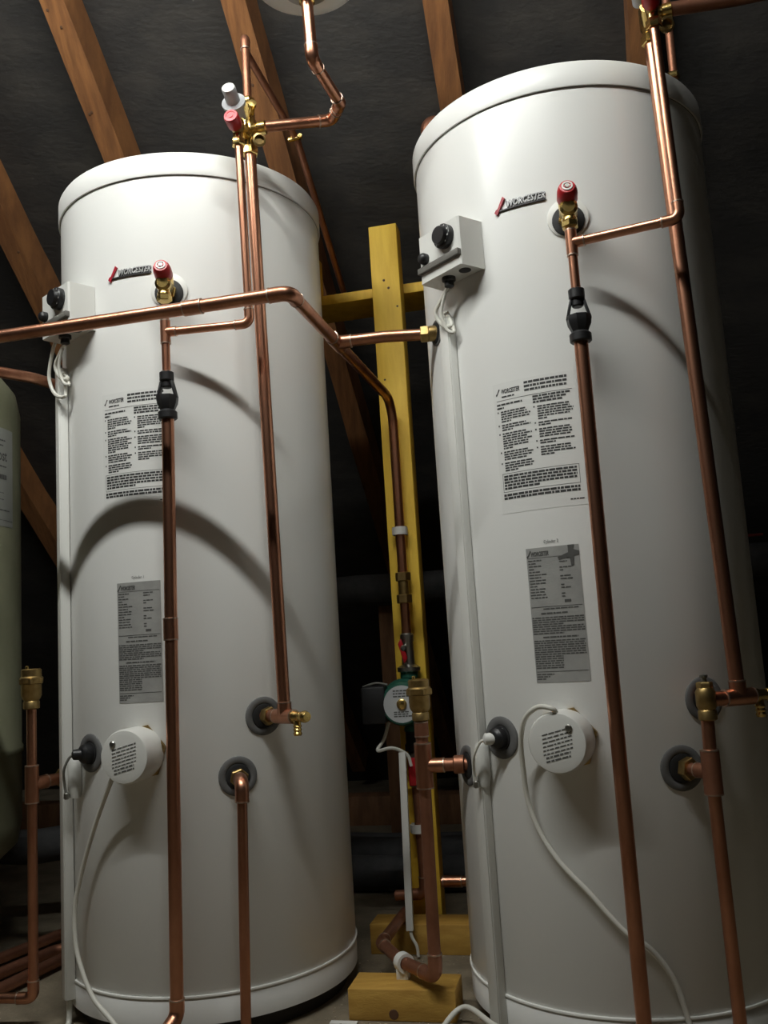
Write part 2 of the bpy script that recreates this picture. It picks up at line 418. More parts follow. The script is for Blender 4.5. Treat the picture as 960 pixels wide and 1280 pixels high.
    # ports
    MB().lathe(pol(c, phi, RR-0.004, 1.318), rad_(phi), [(0.034, 0), (0.034, 0.0058), (0.032, 0.0068), (0, 0.0068)], 36).build('white_washer', 'white_plastic', root)
    MB().lathe(pol(c, phi, RR-0.002, 1.312), rad_(phi), [(0.0265, 0), (0.0265, 0.0075), (0.024, 0.009), (0, 0.009)], 36).build('black_washer', 'rubber', root)
    for dg, z in ((phi+30, 0.527), (phi+19.3, 0.428), (side_deg, 0.426)):
        grommet(root, c, dg, z, 0.034, 0.021)
    if side_top: grommet(root, c, side_deg, 1.2, 0.024, 0.018)
    # sensor plug
    dg = phi-40.6; g = grommet(root, c, dg, 0.479, 0.034, 0.019)
    p0 = pol(c, dg, RR, 0.479)
    pm = 'white_plastic' if num == 2 else 'black_plastic'
    MB().lathe(p0, rad_(dg), [(0.017, 0), (0.017, 0.016), (0.013, 0.020), (0.010, 0.022)], 20).build('sensor_pocket', 'black_plastic', root)
    k = (rad_(dg)*0.8-tan_(dg)*0.6).normalized()
    MB().lathe(p0+rad_(dg)*0.014, k, [(0.009, 0), (0.0098, 0.010), (0.0092, 0.018), (0.004, 0.021)], 18).build('sensor_plug', pm, root)
    e0 = p0+rad_(dg)*0.014+k*0.017
    cab = spline([e0, e0+rad_(dg)*0.004-tan_(dg)*0.010-Z*0.006, pol(c, dg-6, RR+0.036, 0.452), pol(c, dg-8, RR+0.030, 0.425), pol(c, dg-8.3, RR+0.026, 0.407)])
    co = MB().tube(cab, 0.0024, 8).build('sensor_cable', 'cable_white' if num == 2 else 'cable_grey', root)
    MB().lathe(cab[-1]+Z*0.004, -Z, [(0.003, 0), (0.0052, 0.002), (0.0052, 0.010), (0.003, 0.012)], 10).build('cable_end', 'steel_dull', co)
    MB().lathe(pol(c, dg-8.3, RR+0.010, 0.470), -Z, [(0.008, 0), (0.0125, 0.006), (0.0125, 0.055), (0.009, 0.07)], 16).build('sensor_sleeve', 'grey_plastic', root)
    # immersion heater
    dg = phi-16.2; p0 = pol(c, dg, RR-0.004, 0.479); d = rad_(dg)
    io = MB().lathe(p0, d, [(0.044, 0.0), (0.046, 0.008), (0.046, 0.052), (0.0435, 0.058), (0.036, 0.0595), (0, 0.0595)], 48).build('immersion_heater', 'white_plastic', root)
    MB().hexnut(p0, d, 0.0500, 0.010, phase=0.2).build('hex_flange', 'brass_dull', io)
    t = MB(); x_, y_ = tan_(dg), Z; q0 = p0+d*0.0600
    for k in range(8):
        y = 0.016-k*0.0058; hw = 0.024 if k < 6 else 0.020
        x = -hw*0.9
        while x < hw:
            l = rng.uniform(0.003, 0.010); X1 = min(x+l, hw)
            a = q0+x_*x+y_*(y+x*0.25); b_ = q0+x_*X1+y_*(y+X1*0.25); tk = 0.0026 if k > 5 else 0.0018
            t.add([a, b_, b_+y_*tk, a+y_*tk], [(0, 1, 2, 3)]); x = X1+0.0014
    t.build('printed_text', 'ink_grey', io)
    sx = -1 if num == 1 else 1
    MB().lathe(p0+d*0.058+x_*(0.020*sx)+y_*0.022, d, [(0.0055, 0), (0.0055, 0.003), (0.004, 0.0045), (0.0, 0.0045)], 14).build('screw_head', 'steel_dull', io)
    # thermostat box
    bd = box_deg; n_ = rad_(bd); t_ = tan_(bd); zc = 1.308; hw, hh2 = 0.0530, 0.0430; rf = 0.3235
    # curved cheek profile: flat front, back follows the cylinder
    mbx = MB(); K = 8; vs = []; fs = []
    ring = [(-hw, rf), (hw, rf)]
    back = []
    for i in range(K+1):
        x = hw-2*hw*i/K; xx = x*1.04; back.append((xx, math.sqrt(RR*RR-xx*xx)+0.001))
    ring = [(-hw+0.003, rf), (hw-0.003, rf), (hw, rf-0.003)]+back+[(-hw, rf-0.003)]
    n2 = len(ring)
    for z in (zc-hh2, zc+hh2):
        for (x, r_) in ring: vs.append(V3((c.x, c.y, z))+t_*x+n_*r_)
    fs = [tuple(range(n2))[::-1], tuple(range(n2, 2*n2))]+[(i, (i+1) % n2, n2+(i+1) % n2, n2+i) for i in range(n2)]
    bo = mbx.add(vs, fs).build('thermostat_box', 'white_plastic', root, sharp=25)
    def fp(x, z, o=0.0): return V3((c.x, c.y, zc+z))+t_*x+n_*(rf+o)
    MB().lathe(fp(0.020, 0.017), n_, [(0.021, 0), (0.021, 0.010), (0.019, 0.012), (0.017, 0.012), (0.015, 0.019), (0, 0.019)], 28).build('dial', 'black_plastic', bo)
    t = MB()
    for k in range(9):
        a = math.radians(-140+35*k); q = fp(0.020+0.0178*math.sin(a), 0.017+0.0178*math.cos(a), 0.0123); e = 0.0013
        t.add([q-t_*e-Z*e, q+t_*e-Z*e, q+t_*e+Z*e, q-t_*e+Z*e], [(0, 1, 2, 3)])
    t.build('dial_marks', 'grey_plastic', bo)
    MB().lathe(fp(-0.036, -0.002), n_, [(0.010, 0), (0.010, 0.008), (0.008, 0.012), (0.005, 0.014), (0, 0.014)], 20).build('reset_knob', 'black_plastic', bo)
    MB().box(fp(0.0, -0.021, 0.002), t_*0.053, n_*0.0045, Z*0.0055, 0.0012).build('front_strip', 'strip_grey', bo)
    MB().lathe(fp(-0.004, -hh2+0.002, -0.022), -Z, [(0.012, 0), (0.012, 0.008), (0.0085, 0.010), (0.0085, 0.018), (0.005, 0.020)], 16).build('cable_gland', 'black_plastic', bo)
    MB().lathe(fp(0.035, -hh2+0.001, -0.025), -Z, [(0.011, 0), (0.0105, 0.002), (0.008, 0.0025), (0, 0.0025)], 16).build('blank_gland', 'black_plastic', bo)
    g0 = fp(-0.004, -hh2-0.016, -0.022)
    tt = pol(c, tr_deg, RR+0.009, 1.205)
    for k, (x0, dx, dz) in enumerate(((0.0, -0.040, -0.062), (-0.004, -0.026, -0.074), (-0.040, -0.066, -0.092))):
        if k == 2 and num == 2: continue
        g1 = g0+t_*x0+Z*(0.012 if k == 2 else 0.004)
        pts = [g1, g1-Z*0.014+t_*(dx-x0)*0.4, g0+t_*dx+Z*(dz*0.55), g0+t_*dx*0.8+Z*dz*0.95-n_*0.006, g0+t_*dx*0.35+Z*dz*1.02-n_*0.012, tt+Z*0.012+t_*0.005*(k-1), tt-Z*0.02+t_*0.005*(k-1)]
        MB().tube(spline(pts), 0.0036 if k != 1 else 0.003, 8).build('thermostat_cable', 'cable_white', root)
    return root
cyl1 = make_cylinder(CLc, -88.3, 1, 'tall white hot water cylinder with a long feed pipe crossing its front', 0.9335, 1.1235, -117.3, -90.3, -133.0, -148.5, -159.0, True)
cyl2 = make_cylinder(CRc, -99.6, 2, 'tall white hot water cylinder with a dark smear on its rating plate', 0.8600, 1.0500, -130.7, -103.6, -142.5, -150.0, -162.5, True)

# cable trunking up the cylinders
def trunking(c, deg, z0, z1, w, d, label):
    t_ = tan_(deg); n_ = rad_(deg); o = pol(c, deg, RR+d/2, (z0+z1)/2)
    r = thing('cable_trunking', label, 'trunking', pol(c, deg, RR+d/2, z0), 'white cable trunking')
    MB().box(o, t_*(w/2), n_*(d/2-0.001), Z*((z1-z0)/2), 0.001).build('channel', 'white_plastic', r)
    MB().box(o+n_*(d/2), t_*(w/2-0.0012), n_*0.0012, Z*((z1-z0)/2-0.001), 0.0006).build('cover', 'white_plastic', r)
trunking(CLc, -147.0, 0.045, 1.218, 0.027, 0.018, 'narrow white cable trunking fixed up the cylinder next to the cream vessel')
trunking(CRc, -150.5, 0.010, 1.205, 0.027, 0.016, 'narrow white cable trunking fixed up the cylinder next to the yellow post')
single(MB().tube(spline([pol(CLc, -147, RR+0.009, 0.06), pol(CLc, -147, RR+0.009, 0.03), pol(CLc, -146, RR+0.012, 0.004), pol(CLc, -140, RR+0.03, 0.004)]), 0.0052, 10), 'white_cable', 'cable_white',
       'short white cable leaving the lower end of the trunking near the cream vessel', 'cable', 'white cables')

# ---------------------------------------------------------------- pipes
def ringpair(mb, p, d, r): mb.lathe(V3(p)-V3(d).normalized()*0.002, d, [(r+0.0004, 0.0004), (r+0.0019, 0.001), (r+0.0019, 0.003), (r+0.0004, 0.0036)], 18)
def joint(e, p, d, r): m_ = MB(); ringpair(m_, p, d, r); return m_.build('solder_joint', 'solder', e)
def elbow(root, a, b, c_, r, rad, mat_='copper'):
    a, b, c_ = V3(a), V3(b), V3(c_); u = (a-b).normalized(); v = (c_-b).normalized(); L = rad/math.tan(u.angle(v)/2)+r*1.3
    L = min(L, (a-b).length*0.95, (c_-b).length*0.95)
    path = fillet([b+u*L, b, b+v*L], rad, 8)
    e = MB().tube(path, r+0.0013, 18).build('elbow', mat_, root)
    joint(e, b+u*L, u, r); joint(e, b+v*L, v, r)
def coupling(root, p, d, r, L, mat_='copper'):
    p = V3(p); d = V3(d).normalized()
    e = MB().lathe(p-d*(L/2), d, [(r, 0), (r+0.0016, 0.001), (r+0.0016, L-0.001), (r, L)], 18).build('coupling', mat_, root)
    joint(e, p-d*(L/2), d, r); joint(e, p+d*(L/2), d, r)
def tee(root, p, d, b, r, L=0.05, rb=None, mat_='copper'):
    p = V3(p); d = V3(d).normalized(); b = V3(b).normalized(); rb = rb or r
    m = MB().lathe(p-d*(L/2), d, [(r, 0), (r+0.0017, 0.001), (r+0.0017, L-0.001), (r, L)], 18)
    m.lathe(p, b, [(rb+0.0015, 0), (rb+0.0015, L*0.46), (rb, L*0.48)], 18)
    e = m.build('tee', mat_, root)
    joint(e, p-d*(L/2), d, r); joint(e, p+d*(L/2), d, r); joint(e, p+b*(L*0.47), b, rb)
def pipe(label, pts, r, rad=0.018, elbows=(), m='copper', group='copper pipes', name='copper_pipe', n=18):
    pts = [V3(p) for p in pts]; lo = min(pts, key=lambda p: p.z)
    root = thing(name, label, 'pipe', lo, group)
    MB().tube(fillet(pts, rad), r, n).build('pipe', m, root)
    for i in elbows: elbow(root, pts[i-1], pts[i], pts[i+1], r, rad, m)
    return root
r15, r22 = 0.0075, 0.011

# relief valves, tundishes and discharge pipes
def relief_valve(c, phi, label):
    p = pol(c, phi, RR, 1.31); n_ = rad_(phi); q = pol(c, phi, RR+0.047, 1.31)
    root = thing('relief_valve', label, 'valve', p, 'red-capped relief valves')
    MB().lathe(p, n_, [(0.012, -0.004), (0.012, 0.03), (0.0145, 0.034), (0.0145, 0.058), (0.010, 0.062)], 20).build('valve_body', 'brass', root)
    MB().hexnut(p+n_*0.010, n_, 0.0165, 0.012).build('hex_nut', 'brass', root)
    MB().lathe(q+Z*0.004, -Z, [(0.011, 0), (0.011, 0.018), (0.0125, 0.020), (0.0125, 0.024), (0.010, 0.026)], 20).build('outlet', 'brass', root)
    MB().hexnut(q-Z*0.020, -Z, 0.0138, 0.011).build('outlet_nut', 'brass', root)
    k = (n_*0.955+Z*0.30).normalized(); h0 = q-n_*0.022+Z*0.013
    MB().lathe(h0, k, [(0.0135, -0.004), (0.0150, 0.012), (0.0155, 0.020), (0.014, 0.024)], 20).build('bonnet', 'brass', root)
    cap = MB().lathe(h0+k*0.018, k, [(0.0150, 0), (0.0166, 0.003), (0.0164, 0.018), (0.0150, 0.026), (0.0122, 0.031), (0.0, 0.032)], 24).build('cap', 'red_plastic', root)
    MB().lathe(h0+k*0.0488, k, [(0.0088, 0), (0.0088, 0.0022), (0.0062, 0.0024), (0.0060, 0.0006), (0.0, 0.0006)], 20).build('cap_ring', 'white_plastic', cap)
    MB().lathe(h0+k*0.0495, k, [(0.0042, 0), (0.0038, 0.0025), (0, 0.0025)], 12).build('cap_screw', 'steel_dull', cap)
    return q
def tundish(q, ztop, label):
    root = thing('tundish', label, 'tundish', (q.x, q.y, ztop-0.086), 'black tundishes')
    o = V3((q.x, q.y, 0))
    MB().lathe(o+Z*(ztop-0.018), Z, [(0.0112, 0), (0.0128, 0.002), (0.0128, 0.016), (0.0105, 0.018)], 20).build('inlet_nut', 'black_plastic', root)
    MB().lathe(o+Z*(ztop-0.030), Z, [(0.0075, 0), (0.0092, 0.002), (0.0092, 0.012)], 18).build('spout', 'black_plastic', root)
    for s in (-1, 1):
        a = o+E1*(0.0098*s)+Z*(ztop-0.018); b = o+E1*(0.0178*s)+Z*(ztop-0.050)
        MB().box((a+b)/2, (b-a)/2, (b-a).cross(E2).normalized()*0.0022, E2*0.005, 0.0006).build('arm', 'black_plastic', root)
    MB().lathe(o+Z*(ztop-0.072), Z, [(0.0125, 0), (0.0185, 0.013), (0.0198, 0.022), (0.0196, 0.027), (0.0165, 0.027), (0.006, 0.012)], 8, 0.4).build('cup', 'black_plastic', root)
    MB().lathe(o+Z*(ztop-0.088), Z, [(0.0150, 0), (0.0172, 0.002), (0.0172, 0.013), (0.0135, 0.017)], 20).build('outlet_nut', 'black_plastic', root)
q1 = relief_valve(CLc, -88.3, 'brass relief valve with red cap above the long crossing feed pipe')
q2 = relief_valve(CRc, -99.8, 'brass relief valve with red cap on the cylinder with the smeared plate')
tundish(q1, 1.147, 'black plastic tundish right below the long crossing feed pipe')
tundish(q2, 1.177, 'black plastic tundish on the cylinder with the smeared rating plate')
a1 = V3((-0.2185, 1.553, 0)); a2 = V3((0.477, 1.308, 0))
def relief_branch(q, a, zt, ztun, ztop, num):
    root = thing('copper_pipe', ('thin copper relief pipe passing behind the long crossing feed pipe' if num == 1 else 'thin copper relief pipe on the cylinder with the smeared rating plate'), 'pipe', (q.x, q.y, ztun), 'copper pipes')
    MB().tube([V3((q.x, q.y, 1.272)), V3((q.x, q.y, ztun-0.004))], r15, 18).build('pipe', 'copper', root)
    t0 = V3((q.x, q.y, zt)); c0_ = V3((a.x, a.y, zt)); top = V3((a.x-0.006, a.y-0.001, ztop))
    MB().tube(fillet([t0, c0_, top], 0.016), r15, 18).build('branch_pipe', 'copper', root)
    elbow(root, t0, c0_, top, r15, 0.016); tee(root, t0, Z, c0_-t0, r15, 0.042)
relief_branch(q1, a1, 1.221, 1.147, 1.572, 1)
relief_branch(q2, a2, 1.254, 1.177, 1.572, 2)
d1 = V3((q1.x-0.013, q1.y, 0.05)); d2 = V3((q2.x-0.004, q2.y, 0.02))
p = pipe('long copper drop pipe with a soldered coupling, below the tundish at the crossing feed pipe', [(q1.x, q1.y, 1.064), d1+Z*0.015, d1+Z*0.0-E1*0.0+E2*0.0+V3((-0.03, -0.05, -0.02))], r22, 0.02, (1,))
coupling(p, (q1.x-0.0055, q1.y, 0.689), Z, r22, 0.036)
p = pipe('long copper drop pipe passing over the white looping heater cable', [(q2.x, q2.y, 1.094), d2], r22)

# supply pipes from valve blocks down to the lower ports
b1t, b1b = V3((-0.211, 1.605, 1.585)), V3((-0.195, 1.615, 0.535))
pt1 = pol(CLc, -58.2, RR, 0.527)
p = pipe('copper supply pipe from grey-knobbed valve block to the drain cock beside the post gap', [b1t, b1b], r22)
n1 = (V3((b1b.x, b1b.y, 0))-V3((pt1.x, pt1.y, 0))).normalized()
MB().tube([pt1-n1*0.004, pt1+n1*0.060+Z*0.002], r22, 18).build('stub', 'copper_dull', p)
MB().hexnut(pt1+n1*0.008, n1, 0.0165, 0.014).build('union_nut', 'brass_dull', p)
tee(p, V3((b1b.x, b1b.y, 0.527)), n1, Z, r22, 0.05)
def drain_cock(p0, d, label):
    root = thing('drain_cock', label, 'drain cock', p0, 'brass drain cocks')
    MB().lathe(p0, d, [(0.010, 0), (0.010, 0.010), (0.0085, 0.012), (0.0085, 0.024), (0.006, 0.027)], 18).build('body', 'brass', root)
    MB().lathe(p0+V3(d)*0.024, d, [(0.006, 0), (0.0095, 0.003), (0.0105, 0.010), (0.008, 0.016), (0, 0.017)], 16).build('gland_knob', 'brass', root)
    MB().lathe(p0+V3(d)*0.012-Z*0.006, -Z, [(0.0065, 0), (0.0065, 0.008), (0.0078, 0.010), (0.006, 0.013), (0.0078, 0.016), (0.006, 0.019), (0.0078, 0.022), (0.0062, 0.026), (0.003, 0.026)], 16).build('spout', 'brass', root)
drain_cock(V3((b1b.x, b1b.y, 0.527))+n1*0.022, n1, 'brass drain cock on the feed-crossed cylinder')
b2t, b2b = V3((0.4865, 1.372, 1.595)), V3((0.510, 1.381, 0.535))
p = pipe('copper supply pipe down the shaded side of the cylinder with the smeared plate', [b2t, b2b], r22)
v2 = V3((0.4555, 1.364, 0.531)); n2 = (V3((b2b.x, b2b.y, 0.531))-v2).normalized()
MB().tube([v2, v2+n2*0.06], r22, 18).build('stub', 'copper', p)
tee(p, V3((b2b.x, b2b.y, 0.531)), n2, Z, r22, 0.05)
drain_cock(V3((b2b.x, b2b.y, 0.531))+n2*0.024, n2, 'brass drain cock on the smeared-plate cylinder')
# second lower ports
p2 = pol(CLc, -68.8, RR, 0.428); o2 = V3((-0.268, 1.578, 0.424))
p = pipe('thin copper pipe dropping from a bare elbow on the feed-crossed cylinder to the floor', [p2, o2, V3((-0.277, 1.575, 0.0))], r15+0.0012, 0.016)
elbow(p, p2, o2, V3((-0.277, 1.575, 0.0)), r22-0.0005, 0.018)
dd = (o2-p2).normalized(); MB().hexnut(p2+dd*0.010, dd, 0.0165, 0.013).build('union_nut', 'brass_dull', p)
p3 = pol(CRc, -80.1, RR, 0.428); o3 = V3((0.4520, 1.363, 0.428))
p = pipe('copper pipe dropping from a tee on the smeared-plate cylinder to the floor', [V3((0.4545, 1.364, 0.505)), o3, V3((0.4535, 1.363, 0.0))], r15+0.002)
dd = (o3-p3).normalized()
MB().tube([p3-dd*0.004, o3], r15+0.002, 18).build('stub', 'copper_dull', p)
MB().hexnut(p3+dd*0.006, dd, 0.0175, 0.014).build('union_nut', 'brass_dull', p)
tee(p, o3, Z, -dd, r15+0.0045, 0.062, r15+0.002, 'copper_dull')
# brass angle valve in front of the lower port of cylinder 2
root = thing('angle_valve', 'dull brass valve with a screw on top, on the smeared-plate cylinder', 'valve', v2-Z*0.03)
MB().lathe(v2-Z*0.030, Z, [(0.010, 0), (0.0135, 0.002), (0.0135, 0.014), (0.012, 0.016), (0.0145, 0.022), (0.0145, 0.042), (0.011, 0.048)], 20).build('valve_body', 'brass_dull', root)
MB().hexnut(v2+Z*0.016, Z, 0.0120, 0.010).build('bonnet_nut', 'brass_dull', root)
MB().lathe(v2+Z*0.026, Z, [(0.004, 0), (0.004, 0.006), (0.006, 0.007), (0.006, 0.010), (0, 0.011)], 12).build('screw_head', 'steel_dull', root)
pp = pol(CRc, -69.6, RR-0.004, 0.529); q = v2-pp; MB().tube([pp, pp+q*0.95], r22, 16).build('stub', 'copper_dull', root)

# valve blocks (multi-valves) on top
def valve_block(o, rot, label, ah, bh):
    """o: centre of the block, rot: turn about the vertical; ah, bh: tops of the two pipes below"""
    root = thing('valve_block', label, 'valve', o, 'brass valve blocks')
    Rm = Matrix.Rotation(math.radians(rot), 3, 'Z')
    def w(x, y, z): return V3(o)+Rm @ V3((x, y, z))
    def dv(x, y, z): return (Rm @ V3((x, y, z))).normalized()
    MB().lathe(w(0.004, 0.018, -0.018), dv(0, 0, 1), [(0.011, 0), (0.0135, 0.004), (0.0135, 0.020), (0.0165, 0.024), (0.0165, 0.058), (0.0125, 0.066), (0.0125, 0.092), (0.010, 0.098)], 24).build('body', 'brass', root)
    MB().lathe(w(0.002, 0.02, 0.012), dv(-0.15, -1, 0), [(0.011, 0), (0.012, 0.02), (0.012, 0.045), (0.0105, 0.052)], 20).build('side_body', 'brass', root)
    MB().hexnut(V3(bh)-Z*0.002, Z, 0.0155, 0.017).build('outlet_nut', 'brass', root)
    MB().hexnut(V3(ah)-Z*0.002, Z, 0.0125, 0.015).build('outlet_nut', 'brass', root)
    MB().lathe(V3(ah)+Z*0.011, Z, [(0.009, 0), (0.0095, 0.018), (0.012, 0.022), (0.012, 0.036), (0.008, 0.040)], 18).build('relief_body', 'brass', root)
    k = dv(-0.17, -0.95, 0.16)
    c0_ = V3(ah)+Z*0.030
    MB().lathe(c0_-k*0.002, k, [(0.010, 0), (0.011, 0.014), (0.009, 0.016)], 18).build('relief_bonnet', 'brass_dull', root)
    cp = MB().lathe(c0_+k*0.012, k, [(0.0120, 0), (0.0136, 0.003), (0.0138, 0.024), (0.0128, 0.0265), (0, 0.027)], 24).build('relief_cap', 'red_plastic', root)
    MB().lathe(c0_+k*0.0388, k, [(0.0122, 0), (0.0122, 0.0012), (0.0085, 0.0014), (0.0083, 0.0004), (0.0045, 0.0004), (0.0045, 0.0016), (0, 0.0016)], 24).build('cap_face', 'red_pale', cp)
    kk = dv(-0.13, -0.90, 0.30); k0 = w(-0.013, -0.024, 0.046)
    MB().lathe(k0, kk, [(0.013, -0.022), (0.014, 0.006), (0.022, 0.009), (0.0225, 0.015), (0.017, 0.017)], 28).build('knob_flange', 'knob_grey', root)
    kn = MB().lathe(k0+kk*0.014, kk, [(0.0135, 0), (0.0128, 0.020), (0.0130, 0.029), (0.0120, 0.031), (0, 0.031)], 24).build('pressure_knob', 'knob_grey', root)
    MB().lathe(k0+kk*0.0445, kk, [(0.0118, 0), (0.0118, 0.002), (0, 0.0022)], 24).build('knob_cap', 'white_plastic', kn)
    MB().hexnut(w(0.004, 0.018, 0.078), Z, 0.0135, 0.013).build('inlet_nut', 'brass', root)
    MB().lathe(w(0.004, 0.010, 0.022), dv(1, -0.15, 0), [(0.010, 0.008), (0.010, 0.018), (0.013, 0.020), (0.013, 0.034), (0.009, 0.036)], 18).build('side_outlet', 'brass', root)
    MB().lathe(w(0.012, 0.004, 0.052), dv(0.2, -0.9, 0.2), [(0.006, 0), (0.006, 0.016), (0.008, 0.018), (0.008, 0.026), (0, 0.027)], 14).build('gauge_plug', 'brass', root)
    MB().lathe(w(0.024, 0.0, -0.008), dv(0.3, -1, -0.2), [(0.011, 0), (0.0125, 0.004), (0.0125, 0.008), (0.009, 0.009), (0.0085, 0.004), (0, 0.004)], 18).build('test_port', 'brass_dull', root)
    return w
w1 = valve_block((-0.216, 1.592, 1.600), 0, 'brass valve block with grey knob and red cap above the feed-crossed cylinder', a1+V3((-0.006, -0.001, 1.562)), b1t-Z*0.012)
w2 = valve_block((0.4815, 1.356, 1.612), -11, 'brass valve block joined to a copper pipe leading sideways', a2+V3((-0.006, -0.001, 1.572)), b2t-Z*0.006)
# pipes at the valve blocks
vx = [w1(0.030, 0.007, 0.024), V3((-0.0535, 1.632, 1.650)), V3((-0.0345, 1.582, 1.652)), V3((-0.0755, 1.452, 1.655)), V3((-0.079, 1.447, 1.763))]
p = pipe('bright copper pipe zigzagging from valve block up to expansion vessel', vx, 0.0103, 0.014, (1, 3), group='copper pipes')
elbow(p, vx[1], vx[2], vx[3], 0.0103, 0.012)
ux = [w1(0.004, 0.018, 0.085), V3((-0.212, 1.610, 1.818)), V3((-0.222, 1.700, 1.850)), V3((-0.146, 1.95, 1.800)), V3((-0.055, 2.40, 1.53))]
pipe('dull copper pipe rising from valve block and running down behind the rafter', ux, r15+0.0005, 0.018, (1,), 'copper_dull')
root = thing('pipe_bracket', 'small brass bracket holding the dull copper pipe under the rafter', 'bracket', (-0.146, 1.945, 1.79))
MB().box((-0.150, 1.935, 1.797), (0.016, 0, 0.003), (0, 0.005, 0), (0, 0, 0.004), 0.001).build('strap', 'brass', root)
MB().hexnut((-0.138, 1.93, 1.797), (0, -1, 0), 0.006, 0.008).build('screw', 'brass', root)
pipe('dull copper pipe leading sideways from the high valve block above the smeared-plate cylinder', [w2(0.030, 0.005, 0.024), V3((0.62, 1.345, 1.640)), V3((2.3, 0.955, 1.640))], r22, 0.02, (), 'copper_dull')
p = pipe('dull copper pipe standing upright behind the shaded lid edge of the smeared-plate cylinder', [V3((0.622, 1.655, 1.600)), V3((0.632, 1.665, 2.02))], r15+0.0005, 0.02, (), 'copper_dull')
MB().hexnut((0.622, 1.655, 1.705), Z, 0.0135, 0.012).build('brass_nut', 'brass', p)
pipe('copper elbow showing behind the bright lid edge above the yellow post', [V3((0.205, 2.150, 0.012)), V3((0.1545, 1.95, 1.830)), V3((0.33, 2.0, 1.800))], 0.0145, 0.026, (1,), 'copper_dull')

# expansion vessel hanging above
root = thing('expansion_vessel', 'round white expansion vessel hanging above, fed by bright zigzag pipe', 'vessel', (-0.079, 1.447, 1.758))
vc = V3((-0.079, 1.447, -0.004))
MB().lathe(vc, Z, [(0.012, 1.790), (0.030, 1.790), (0.034, 1.793), (0.040, 1.792), (0.072, 1.798), (0.094, 1.809), (0.106, 1.827), (0.109, 1.85), (0.109, 2.01), (0.096, 2.042), (0.06, 2.058), (0, 2.062)], 64).build('shell', 'vessel_white', root, sharp=60)
MB().lathe(vc+Z*1.762, Z, [(0.0118, 0), (0.0138, 0.002), (0.0138, 0.010), (0.0125, 0.012), (0.0150, 0.014), (0.0150, 0.026), (0.011, 0.029)], 20).build('connector', 'brass', root)
MB().lathe(vc+Z*1.789, Z, [(0.028, 0), (0.042, 0.0005), (0.042, 0.004), (0.028, 0.004)], 36).build('flange', 'steel_dull', root)
for a in (0, 1):
    MB().box(vc+Z*2.03+E1*(0.112*(1-2*a)), E1*0.003, E2*0.015, Z*0.15).build('strap', 'steel_dull', root)

# cold feed pipe across cylinder 1, back between the cylinders, down the post
fz = 1.2
f0, f1, f2 = V3((-1.75, 1.735, fz)), V3((-0.1275, 1.371, fz)), V3((0.034, 2.062, fz))
t3 = f1+(f2-f1)*0.365
fp_ = [f0, f1, f2, V3((0.034, 2.062, 0.615))]
root = pipe('long copper feed pipe crossing one white cylinder and bending down the yellow post', fp_, r22, (0.020, 0.060), ())
elbow(root, f0, f1, f2, r22, 0.020)
coupling(root, f1+(f0-f1).normalized()*0.165, f1-f0, r22, 0.03)
port2 = pol(CRc, -162.5, RR, fz)
br = (port2-t3).normalized()
tee(root, t3, f2-f1, br, r22, 0.058)
MB().tube(fillet([t3, t3+br*0.09+V3((0, 0, 0.0025)), port2+V3((0, 0, -0.001))], 0.05), r22, 18).build('branch_pipe', 'copper', root)
MB().hexnut(port2-br*0.030, br, 0.0165, 0.016).build('union_nut', 'brass_dull', root)
MB().lathe(port2-br*0.014, br, [(0.0145, 0), (0.0145, 0.016)], 18).build('union_tail', 'brass_dull', root)
port1 = pol(CLc, -159.0, RR, fz)
pipe('copper branch pipe curving into the cylinder side just below the crossing feed pipe', [V3((-1.3, 1.56, 1.205)), V3((-0.735, 1.655, 1.2)), V3((-0.672, 1.722, fz)), port1], r22, 0.07, ())

# fittings on the post run
PX, PY = 0.034, 2.062
root = thing('pipe_coupling', 'brass compression coupling on the feed pipe running down yellow post', 'coupling', (PX, PY, 0.728))
MB().lathe((PX, PY, 0.735), Z, [(0.0122, 0), (0.0122, 0.062)], 20).build('sleeve', 'brass_dull', root)
for z in (0.728, 0.778): MB().hexnut((PX, PY, z), Z, 0.0178, 0.020).build('nut', 'brass_dull', root)
root = thing('isolating_valve', 'isolating valve with a red lever above the green pump', 'valve', (PX, PY, 0.575))
MB().lathe((PX, PY, 0.575), Z, [(0.024, 0), (0.026, 0.002), (0.026, 0.010), (0.020, 0.013), (0.015, 0.016), (0.0145, 0.040), (0.0135, 0.064), (0.0155, 0.068), (0.0155, 0.082), (0.012, 0.086)], 22).build('valve_body', 'steel_dull', root)
MB().box((PX-0.012, PY-0.018, 0.622), (0.004, 0, 0.006), (0, 0.004, 0), V3((-0.006, 0, 0.022)), 0.002).build('lever', 'red_plastic', root)
MB().lathe((PX-0.010, PY-0.012, 0.628), (0, -1, 0), [(0.007, 0), (0.007, 0.010), (0.004, 0.013)], 14).build('lever_nut', 'steel_dull', root)

# circulation pump
pc = V3((0.018, 2.035, 0.510)); pd = V3((-0.12, -1, 0)).normalized(); px_ = V3((1, -0.12, 0)).normalized()
root = thing('circulation_pump', 'green and black circulation pump with a pale round label, on yellow post', 'pump', (PX, PY, 0.43))
MB().lathe(pc+pd*-0.03, pd, [(0.036, 0), (0.050, 0.008), (0.052, 0.020), (0.047, 0.030)], 32).build('volute', 'pump_green', root)
MB().lathe((PX, PY, 0.445), Z, [(0.019, 0), (0.019, 0.008), (0.015, 0.014), (0.015, 0.112), (0.020, 0.118), (0.020, 0.130)], 20).build('pipe_body', 'pump_green', root)
MB().lathe(pc, pd, [(0.045, 0), (0.046, 0.010), (0.046, 0.040), (0.043, 0.046), (0.038, 0.047)], 36).build('motor', 'pump_green', root)
ds = MB().lathe(pc+pd*0.0465, pd, [(0.0395, 0), (0.0395, 0.0012), (0, 0.0012)], 36).build('label_disc', 'pump_disc', root)
